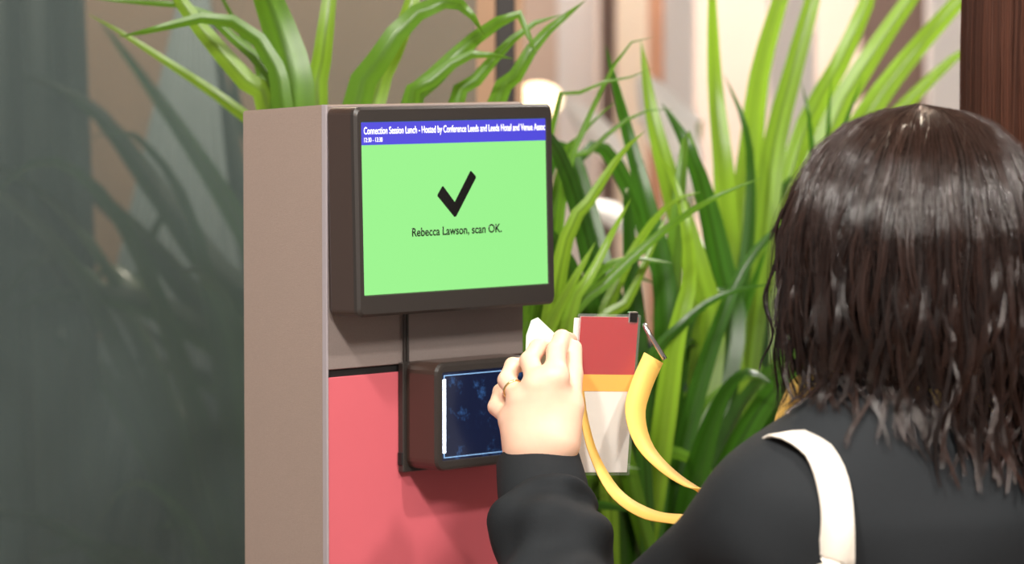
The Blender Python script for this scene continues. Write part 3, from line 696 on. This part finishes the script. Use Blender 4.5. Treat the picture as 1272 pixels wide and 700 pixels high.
# ---- hair
def strands(me_name, paths, r0, tints, seg=3):
    "paths (S, n, 3) -> thin tapered tubes in one mesh"
    S, n, _ = paths.shape; T = np.gradient(paths, axis=1); T /= np.linalg.norm(T, axis=2)[..., None] + 1e-9
    ref = np.array([.3, -.9, .31]); a = np.cross(T, ref); a /= np.linalg.norm(a, axis=2)[..., None] + 1e-9; b = np.cross(T, a)
    t = np.linspace(0, 1, n); rad = r0 * (1 - .75 * t ** 3); R = rad[None, :, None] * (np.ones((S, 1, 1)) if np.isscalar(r0) else 1)
    V = np.stack([paths + R * (math.cos(2 * math.pi * j / seg) * a + math.sin(2 * math.pi * j / seg) * b) for j in range(seg)], 2)
    idx = np.arange(S * n * seg).reshape(S, n, seg); q = []
    for j in range(seg):
        k = (j + 1) % seg; q.append(np.stack([idx[:, :-1, j], idx[:, :-1, k], idx[:, 1:, k], idx[:, 1:, j]], -1).reshape(-1, 4))
    me = mesh_np(me_name, V.reshape(-1, 3), np.vstack(q))
    c = np.ones((S, n, seg, 4), np.float32); c[..., :3] = tints[:, :, None, :]
    at = me.color_attributes.new('tint', 'FLOAT_COLOR', 'POINT'); at.data.foreach_set('color', c.ravel())
    return me
zt_ = HC[2] + .131
# outer half width of the hair (metres) against height below the crown, and its depth front to back
HZ = [0, .006, .02, .045, .08, .12, .17, .205, .24, .28, .32, .36, .40]
HR = [.0, .040, .070, .096, .114, .127, .132, .134, .132, .127, .131, .134, .125]
def hradius(h): return np.interp(h, HZ, HR) * 1.03
HAX = np.array([HC[0], HC[1], 0]) - HF * .012
cr0 = -HF * .005
hscale = 1.0
def env(phi, h, k=1.0):
    r = hradius(h) * k; l = np.cos(phi); f = np.sin(phi)
    k = k * (1 + (.012 * np.sin(phi * 5 + 17 * h) + .014 * np.sin(phi * 11 - 23 * h)) * np.clip(h / .06, 0, 1) * np.clip(hscale, 0, 1)); r = hradius(h) * k
    fb = np.where(f > 0, 1.0, 1.0 + .02 * np.clip((h - .1) / .1, 0, 1))
    return HAX + (FW * [1, 1, 0] * .030 + RT * .010) * (np.clip(1 - h / .10, 0, 1) ** 1.5)[..., None] + HL * (l * r * .97)[..., None] + HF * (f * r * fb)[..., None] + ZV * (zt_ - h)[..., None]
nC, per, npt = 950, 14, 34
phic = rng.uniform(0, 2 * np.pi, nC)
S = nC * per; phi = np.repeat(phic, per) + rng.normal(0, .045, S); kk = np.repeat(rng.uniform(.80, 1.0, nC), per) + rng.normal(0, .012, S)
# keep the face open: hair in front is only short beside the face
front = np.sin(phi)
h0 = np.repeat(rng.uniform(0.0, .02, nC) ** 1.0, per) * rng.uniform(.3, 1, S)
lenv = .322 + .046 * ((np.cos(phi)[:, None] * HL + np.sin(phi)[:, None] * HF) @ RT) ; hend = np.repeat(rng.uniform(-.075, .022, nC), per) + lenv + rng.normal(0, .008, S)
hend = np.where(front > .85, rng.uniform(.1, .15, S), hend)
t = np.linspace(0, 1, npt)
h = h0[:, None] + (hend - h0)[:, None] * (t[None] ** 1.25)
sw_ = np.repeat(rng.normal(0, .17, nC), per); 
ph = phi[:, None] + sw_[:, None] * t[None] + .0
tipk = np.clip((t - .6) / .4, 0, 1)
kcur = kk[:, None] * (1 - .22 * tipk[None] ** 2 * np.repeat(rng.uniform(-.5, 1.3, nC), per)[:, None])
paths = env(ph, h, kcur)
wa = np.repeat(rng.uniform(.003, .0155, nC), per)[:, None] * np.clip((h - .06) / .22, 0, 1); fr = np.repeat(rng.uniform(20, 46, nC), per)[:, None]; po = np.repeat(rng.uniform(0, 6.28, nC), per)[:, None]
tang = -HL * np.sin(ph)[..., None] + HF * np.cos(ph)[..., None]; outw = HL * np.cos(ph)[..., None] + HF * np.sin(ph)[..., None]
paths += tang * (wa * np.sin(h * fr * 1.5 + po))[..., None] + outw * (wa * .7 * np.cos(h * fr * 2 + po * 1.7))[..., None]
# strands of a clump draw together toward the tip
cl = paths.reshape(nC, per, npt, 3); mean = cl.mean(1, keepdims=True); g = (.42 + .36 * np.clip((t - .2) / .6, 0, 1))[None, None, :, None]; cl = cl * (1 - g) + mean * g + rng.normal(0, .0006, cl.shape[:2] + (1, 3)); paths = cl.reshape(S, npt, 3)
lft_ = np.clip(-(outw @ RT) - .2, 0, 1); paths += outw * (lft_ * .034 * np.clip((h - .27) / .1, 0, 1) ** 1.5)[..., None]
def shed(Pn):
    "let hair rest on the top instead of sinking into it"
    m = (Pn[..., 2] < zt_ - .2)
    X = Pn[m]
    for _ in range(3):
        d = field(top_, X) - .006; e = 2e-3
        g_ = np.stack([field(top_, X + np.eye(3)[i] * e) - .006 - d for i in range(3)], -1); g_ /= np.linalg.norm(g_, axis=-1)[:, None] + 1e-9
        X = X - g_ * np.minimum(d, 0)[:, None]
    Pn[m] = X; return Pn
paths = shed(paths)
tc_ = np.repeat(rng.uniform(.45, 1.6, nC), per) * rng.uniform(.75, 1.25, S)
warm = np.clip(-np.cos(phi) * .5 + .35, 0, 1)[:, None] * np.clip((t - .45) / .5, 0, 1)[None]
ti = tc_[:, None, None] * (1 + warm[..., None] * np.array([1.5, .75, .35]))
hairo = link('hair', strands('hair', paths, .00060, ti), M_hair, person, True)
# stray flyaways
Sf = 420; pf = rng.uniform(0, 2 * np.pi, Sf); hf0 = rng.uniform(0, .01, Sf); hf = hf0[:, None] + (rng.uniform(.05, .38, Sf))[:, None] * t[None] ** 1.2
pp = env(pf[:, None] + rng.normal(0, .25, Sf)[:, None] * t[None], hf, 1.0 + .05 * rng.uniform(0, 1, Sf)[:, None] * np.sin(t * 3)[None]) + ZV * (rng.uniform(0, .008, Sf)[:, None] * np.sin(t * 3.1)[None])[..., None]
link('stray_hair', strands('stray', pp, .00022, np.full((Sf, npt, 3), 1.6)), M_hair, hairo, True)
# dense inner mass
n1, n2 = 64, 36; V = []; ph_ = np.linspace(0, 2 * np.pi, n1, endpoint=False)
for hh in np.linspace(.004, .30, n2): V.append(env(ph_, np.full(n1, hh), np.where(np.sin(ph_) > .75, .70 if hh > .10 else .87, .85 if hh < .22 else .85 - (hh - .22) * 4.5)))
V = np.vstack(V + [(HAX + ZV * (zt_ - .004))[None], (HAX + ZV * (zt_ - .30))[None]])
F = [[i * n1 + j, (i + 1) * n1 + j, (i + 1) * n1 + (j + 1) % n1, i * n1 + (j + 1) % n1] for i in range(n2 - 1) for j in range(n1)]
k = n1 * n2; me = bpy.data.meshes.new('hair_mass'); me.from_pydata([tuple(v) for v in V], [], F + [[k, j, (j + 1) % n1] for j in range(n1)] + [[k + 1, (n2 - 1) * n1 + (j + 1) % n1, (n2 - 1) * n1 + j] for j in range(n1)]); me.update()
link('hair_mass', me, M_hairb, hairo, True)

# ---- tote strap over the left shoulder
tp = top_
def onb(x, y, off=.004):
    p = march(tp, x, y, 3.2, 4.6, fold)
    return p + grad(tp, p) * off, grad(tp, p)
tote = empty('tote_bag', tuple(Q(.20, -.16, .40))); tag(tote, 'cream canvas bag whose straps hang from the left shoulder over the black top', 'bag')
def strap_path(pts):
    A = [onb(x, y) for x, y in pts]; return [a for a, _ in A], [b for _, b in A]
for dx in (0, 1):
    pts, nr = strap_path([(1008, 556), (1026, 580), (1036, 615), (1040 - 2 * dx, 655), (1036 + 5 * (1 - 2 * dx), 700), (1032 + 14 * (1 - 2 * dx), 760)])
    # over the shoulder to the front
    p0 = pts[0] + FV * .05 - ZV * .0 + ZV * .004; p1 = Q(.095, .11, 1.17); p2 = Q(.12, .135, 1.05)
    end = Q(.17, -.17, .66)
    ribpts = [Q(.13, .142, .92), p2, p1, p0] + [q + unit(nr[i]) * .0014 * dx for i, q in enumerate(pts)] + [end + LV * .05 * dx]
    nrm = [FV, FV, FV + ZV * .5, ZV + FV * .2] + nr + [-FV]
    link('strap', ribbon(ribpts, .030, nrm, .002, 90), M_strap, tote)
R = Matrix(((LV[0], FV[0], 0, CEN[0]), (LV[1], FV[1], 0, CEN[1]), (0, 0, 1, 0), (0, 0, 0, 1)))
box('bag', (.02, -.25, .36), (.36, -.16, .70), M_strap, tote, .03, 4, R)

# ---- lanyard and badge
lan = empty('lanyard', tuple(NB)); tag(lan, 'yellow neck lanyard looping from the raised badge to the wearer', 'lanyard')
neckL = Q(.075, .04, 1.30); neckR = Q(-.075, .04, 1.30)
bc = P(812, 444, 4.16)
front = [P(812, 444, 4.16), P(797, 478, 4.15), P(789, 512, 4.13), P(800, 552, 4.10), P(830, 585, 4.05), P(872, 612, 3.99), P(925, 640, 3.95), Q(.05, .17, 1.16), Q(.08, .10, 1.25), Q(.098, .02, 1.295), Q(.055, -.085, 1.282), Q(0, -.104, 1.272),
         Q(-.055, -.085, 1.282), Q(-.098, .02, 1.29), Q(-.08, .10, 1.25), Q(-.03, .165, 1.15), P(905, 652, 3.96), P(850, 645, 4.01), P(805, 638, 4.06), P(765, 612, 4.09), P(738, 565, 4.11), P(726, 520, 4.12), P(722, 485, 4.125)]
nr = [-FW + RT * .3] * 3 + [-FW * .6 + UPV * .8 + RT * .5] * 4 + [FV, FV + LV, LV, -FV + LV * .5, -FV, -FV - LV * .5, -LV, FV - LV, FV] + [-FW * .5 + UPV * .9] * 4 + [-FW * .6 + RT * .8, RT - FW * .6, RT - FW * .5]
wds = [.024] * 20 + [.018, .014, .012]
link('webbing', ribbon(front, wds, nr, .0012, 150), M_yellow, lan)
link('clip', tube([P(826, 446, 4.155), P(816, 430, 4.155), P(806, 414, 4.155), P(800, 402, 4.16)], .0028, 12), M_metal, lan, True)
bt = [P(728, 398, 4.15), P(800, 392, 4.19)]
ang = math.radians(9)
bx = unit(RT * math.cos(ang) * 1 + FW * .45 - UPV * .02); bz = unit(UPV * .95 + RT * .29); bz = unit(bz - bx * (bz @ bx)); by = np.cross(bz, bx)
bc0 = P(750, 490, 4.155)
BMx = Matrix([[bx[i], by[i], bz[i], bc0[i]] for i in range(3)] + [[0, 0, 0, 1]])
bd = empty('name_badge', tuple(bc0)); tag(bd, 'red and white name badge in a clear holder held beside the scanner', 'badge')
hw, hh = .034, .084
box('card', (-hw, -.0008, -hh), (hw, .0008, hh), M_card, bd, .0004, 1, BMx)
box('red_header', (-hw, .0008, .022), (hw, .0012, hh), M_red, bd, 0, 1, BMx); box('red_header', (-hw, -.0012, .022), (hw, -.0008, hh), M_red, bd, 0, 1, BMx)
box('orange_band', (-hw, .0008, .004), (hw, .0012, .022), M_orange, bd, 0, 1, BMx); box('orange_band', (-hw, -.0012, .004), (hw, -.0008, .022), M_orange, bd, 0, 1, BMx)
box('holder', (-hw - .003, -.0024, -hh - .003), (hw + .003, .0024, hh + .003), M_holder, bd, .0018, 2, BMx)
box('white_tab', (-hw - .006, .0026, hh - .030), (-hw + .018, .0036, hh - .002), M_card, bd, .0006, 1, BMx @ Matrix.Rotation(.0, 4, 'Y'))  # plain white tab at the upper left corner of the badge
link('holder_tab', bm_mesh('tab', box_bm((.022, -.003, hh - .006), (.033, .003, hh + .006), .001, 1, BMx)), M_metal, bd)
# folded white card between the fingers
pc = P(670, 428, 4.128); cx_ = unit(RT * .85 + FW * .5); cz_ = unit(UPV + RT * .06); cz_ = unit(cz_ - cx_ * (cz_ @ cx_)); cy_ = np.cross(cz_, cx_)
CM = Matrix([[cx_[i], cy_[i], cz_[i], pc[i]] for i in range(3)] + [[0, 0, 0, 1]])
bm = bmesh.new(); vs = [bm.verts.new(CM @ Vector(v)) for v in ((-.017, 0, -.035), (.024, 0, -.035), (.024, 0, .008), (-.002, 0, .029), (-.010, 0, .026), (-.016, 0, .010))]; f = bm.faces.new(vs)
g = bmesh.ops.extrude_face_region(bm, geom=[f])
for v in [e for e in g['geom'] if isinstance(e, bmesh.types.BMVert)]: v.co += Vector(cy_ * .0012)
pcard = link('paper_card', bm_mesh('paper_card', bm), mat('white_paper', (232, 242, 232), .6, trans=.3)); tag(pcard, 'pale white card tip held up between the curled fingers', 'card')
# ring on the middle finger
m3, p3 = P(*fing[1][0]), P(*fing[1][1]); rc = m3 * .45 + p3 * .55; ax = unit(p3 - m3)
bm = bmesh.new(); a_ = unit(np.cross(ax, ZV)); b_ = np.cross(ax, a_); ring = []
for i in range(28):
    g1 = 2 * math.pi * i / 28; c = rc + .0112 * (math.cos(g1) * a_ + math.sin(g1) * b_); o_ = math.cos(g1) * a_ + math.sin(g1) * b_
    ring.append([bm.verts.new(c + o_ * .0009 * math.cos(2 * math.pi * j / 6) + ax * .0014 * math.sin(2 * math.pi * j / 6)) for j in range(6)])
for i in range(28):
    for j in range(6): bm.faces.new((ring[i][j], ring[(i + 1) % 28][j], ring[(i + 1) % 28][(j + 1) % 6], ring[i][(j + 1) % 6]))
ro = link('finger_ring', bm_mesh('ring', bm), mat('gold', (240, 215, 150), .2, 1), smooth=True); tag(ro, 'thin pale gold ring on a finger of the raised hand', 'ring')

# ------------------------------------------------------------------ second person, only the long auburn hair shows
H2 = P(1312, -70, 4.45); F2 = unit(np.array([.5, .85, 0])); L2 = np.array([-F2[1], F2[0], 0])
def Q2(l, f, z): return np.array([H2[0], H2[1], 0]) + L2 * l + F2 * f + ZV * z
hz = H2[2]; h2ax = np.stack([L2, F2, ZV])
b2 = [ell(H2, (.076, .096, .11), .01, h2ax), ell(H2 + F2 * .04 - ZV * .06, (.055, .055, .06), .04, h2ax), cap(H2 + F2 * .098, H2 + F2 * .112 - ZV * .04, .009, .013, .012),
      cap(H2 - ZV * .08 - F2 * .01, Q2(0, -.01, hz - .22), .054, .06, .03), cap(Q2(.0, 0, hz - .27), Q2(.16, 0, hz - .30), .07, .055, .05), cap(Q2(0, 0, hz - .27), Q2(-.16, 0, hz - .30), .07, .055, .05),
      cap(Q2(.18, 0, hz - .31), Q2(.21, 0, hz - .60), .052, .04, .03), cap(Q2(.21, 0, hz - .60), Q2(.20, .05, hz - .84), .04, .028, .03), cap(Q2(-.18, 0, hz - .31), Q2(-.21, 0, hz - .60), .052, .04, .03), cap(Q2(-.21, 0, hz - .60), Q2(-.20, .05, hz - .84), .04, .028, .03),
      ell(Q2(0, 0, hz - .45), (.165, .11, .19), .08, h2ax), ell(Q2(0, 0, hz - .75), (.155, .11, .2), .08, h2ax),
      cap(Q2(.09, 0, hz - .85), Q2(.09, 0, .45), .095, .06, .03), cap(Q2(.09, 0, .45), Q2(.09, 0, .08), .055, .04, .02), cap(Q2(-.09, 0, hz - .85), Q2(-.09, 0, .45), .095, .06, .03), cap(Q2(-.09, 0, .45), Q2(-.09, 0, .08), .055, .04, .02)]
for s in (1, -1):
    for i in range(4):
        a0 = Q2(.20 * s, .06 + .012 * (i - 1.5), hz - .90); b2 += [cap(Q2(.20 * s, .055, hz - .85), a0, .022, .016, .02), cap(a0, a0 - ZV * (.07 - .006 * abs(i - 1.5)), .009, .007, .006)]
    b2.append(cap(Q2(.2 * s, .07, hz - .86), Q2(.2 * s, .105, hz - .92), .012, .009, .01))
q_, r_ = surface(b2, H2 * [1, 1, 0] - [.34, .3, -.03], H2 * [1, 1, 0] + [.34, .3, hz + .14], .01)
p2r = empty('person', tuple(H2 * [1, 1, 0])); tag(p2r, 'taller person with long straight auburn hair at the top right corner', 'person')
link('body', mesh_np('body', q_, r_), M_skin, p2r, True)
d2 = [cap(Q2(.0, 0, hz - .275), Q2(.17, 0, hz - .31), .078, .066, .05), cap(Q2(0, 0, hz - .275), Q2(-.17, 0, hz - .31), .078, .066, .05), cap(Q2(.18, 0, hz - .31), Q2(.21, 0, hz - .60), .064, .052, .03), cap(Q2(.21, 0, hz - .60), Q2(.20, .05, hz - .81), .052, .042, .03),
      cap(Q2(-.18, 0, hz - .31), Q2(-.21, 0, hz - .60), .064, .052, .03), cap(Q2(-.21, 0, hz - .60), Q2(-.20, .05, hz - .81), .052, .042, .03), ell(Q2(0, 0, hz - .45), (.18, .125, .2), .08, h2ax), ell(Q2(0, 0, hz - .75), (.175, .13, .24), .08, h2ax)]
q_, r_ = surface(d2, H2 * [1, 1, 0] + [-.36, -.3, .6], H2 * [1, 1, 0] + [.36, .3, hz - .1], .012); link('top', mesh_np('top', q_, r_), M_cloth, p2r, True)
d3 = [cap(Q2(.09 * s, 0, hz - .85), Q2(.09 * s, 0, .45), .11, .08, .03) for s in (1, -1)] + [cap(Q2(.09 * s, 0, .45), Q2(.09 * s, 0, .11), .08, .07, .02) for s in (1, -1)]
q_, r_ = surface(d3, H2 * [1, 1, 0] - [.36, .3, -.02], H2 * [1, 1, 0] + [.36, .3, 1.1], .014); link('trousers', mesh_np('trousers', q_, r_), M_trous, p2r, True)
for s in (1, -1):
    x = [cap(Q2(.09 * s, -.05, .045), Q2(.095 * s, .12, .032), .045, .032, .02)]; c = Q2(.09 * s, .03, .04)
    q_, r_ = surface(x, c - [.2, .2, .09], c + [.2, .2, .09], .006); q_[:, 2] = np.maximum(q_[:, 2], .002); link('shoe', mesh_np('shoe', q_, r_), M_shoe, p2r, True)
nC2, per2 = 420, 22; S2 = nC2 * per2; pc2 = np.repeat(rng.uniform(math.radians(150), math.radians(390), nC2), per2) + rng.normal(0, .03, S2)
zt2 = hz + .125; HR2 = [0, .036, .066, .088, .098, .102, .104, .104, .104]; HZ2 = [0, .006, .02, .05, .09, .15, .25, .4, .6]
def env2(ph, h, k):
    r = np.interp(h, HZ2, HR2) * k; return np.array([H2[0], H2[1], 0]) + L2 * (np.cos(ph) * r)[..., None] + F2 * (np.sin(ph) * r * 1.12)[..., None] + ZV * (zt2 - h)[..., None]
t2 = np.linspace(0, 1, 22); hs = rng.uniform(0, .012, S2)[:, None] + (np.repeat(rng.uniform(.48, .56, nC2), per2))[:, None] * t2[None] ** 1.15
k2 = np.repeat(rng.uniform(.86, 1.0, nC2), per2)[:, None] + rng.normal(0, .01, S2)[:, None]
pth = env2(pc2[:, None] + np.repeat(rng.normal(0, .05, nC2), per2)[:, None] * t2[None], hs, k2)
tt = (np.repeat(rng.uniform(.6, 1.35, nC2), per2) * rng.uniform(.8, 1.2, S2))[:, None, None] * np.ones((S2, 22, 3))
h2o = link('hair', strands('hair2', pth, .00045, tt), M_hair2, p2r, True)
V = []; pa = np.linspace(math.radians(148), math.radians(392), 48)
for hh in np.linspace(.004, .5, 26): V.append(env2(pa, np.full(48, hh), np.full(48, .87)))
F = [[i * 48 + j, (i + 1) * 48 + j, (i + 1) * 48 + j + 1, i * 48 + j + 1] for i in range(25) for j in range(47)]
V = np.vstack(V); V2 = (V - H2 * [1, 1, 0]) * [.97, .97, 1] + H2 * [1, 1, 0]
link('hair_mass', mesh_np('hair_mass', np.vstack([V, V2]), np.vstack([np.array(F), np.array(F)[:, ::-1] + len(V)])), M_hair2b, h2o, True)
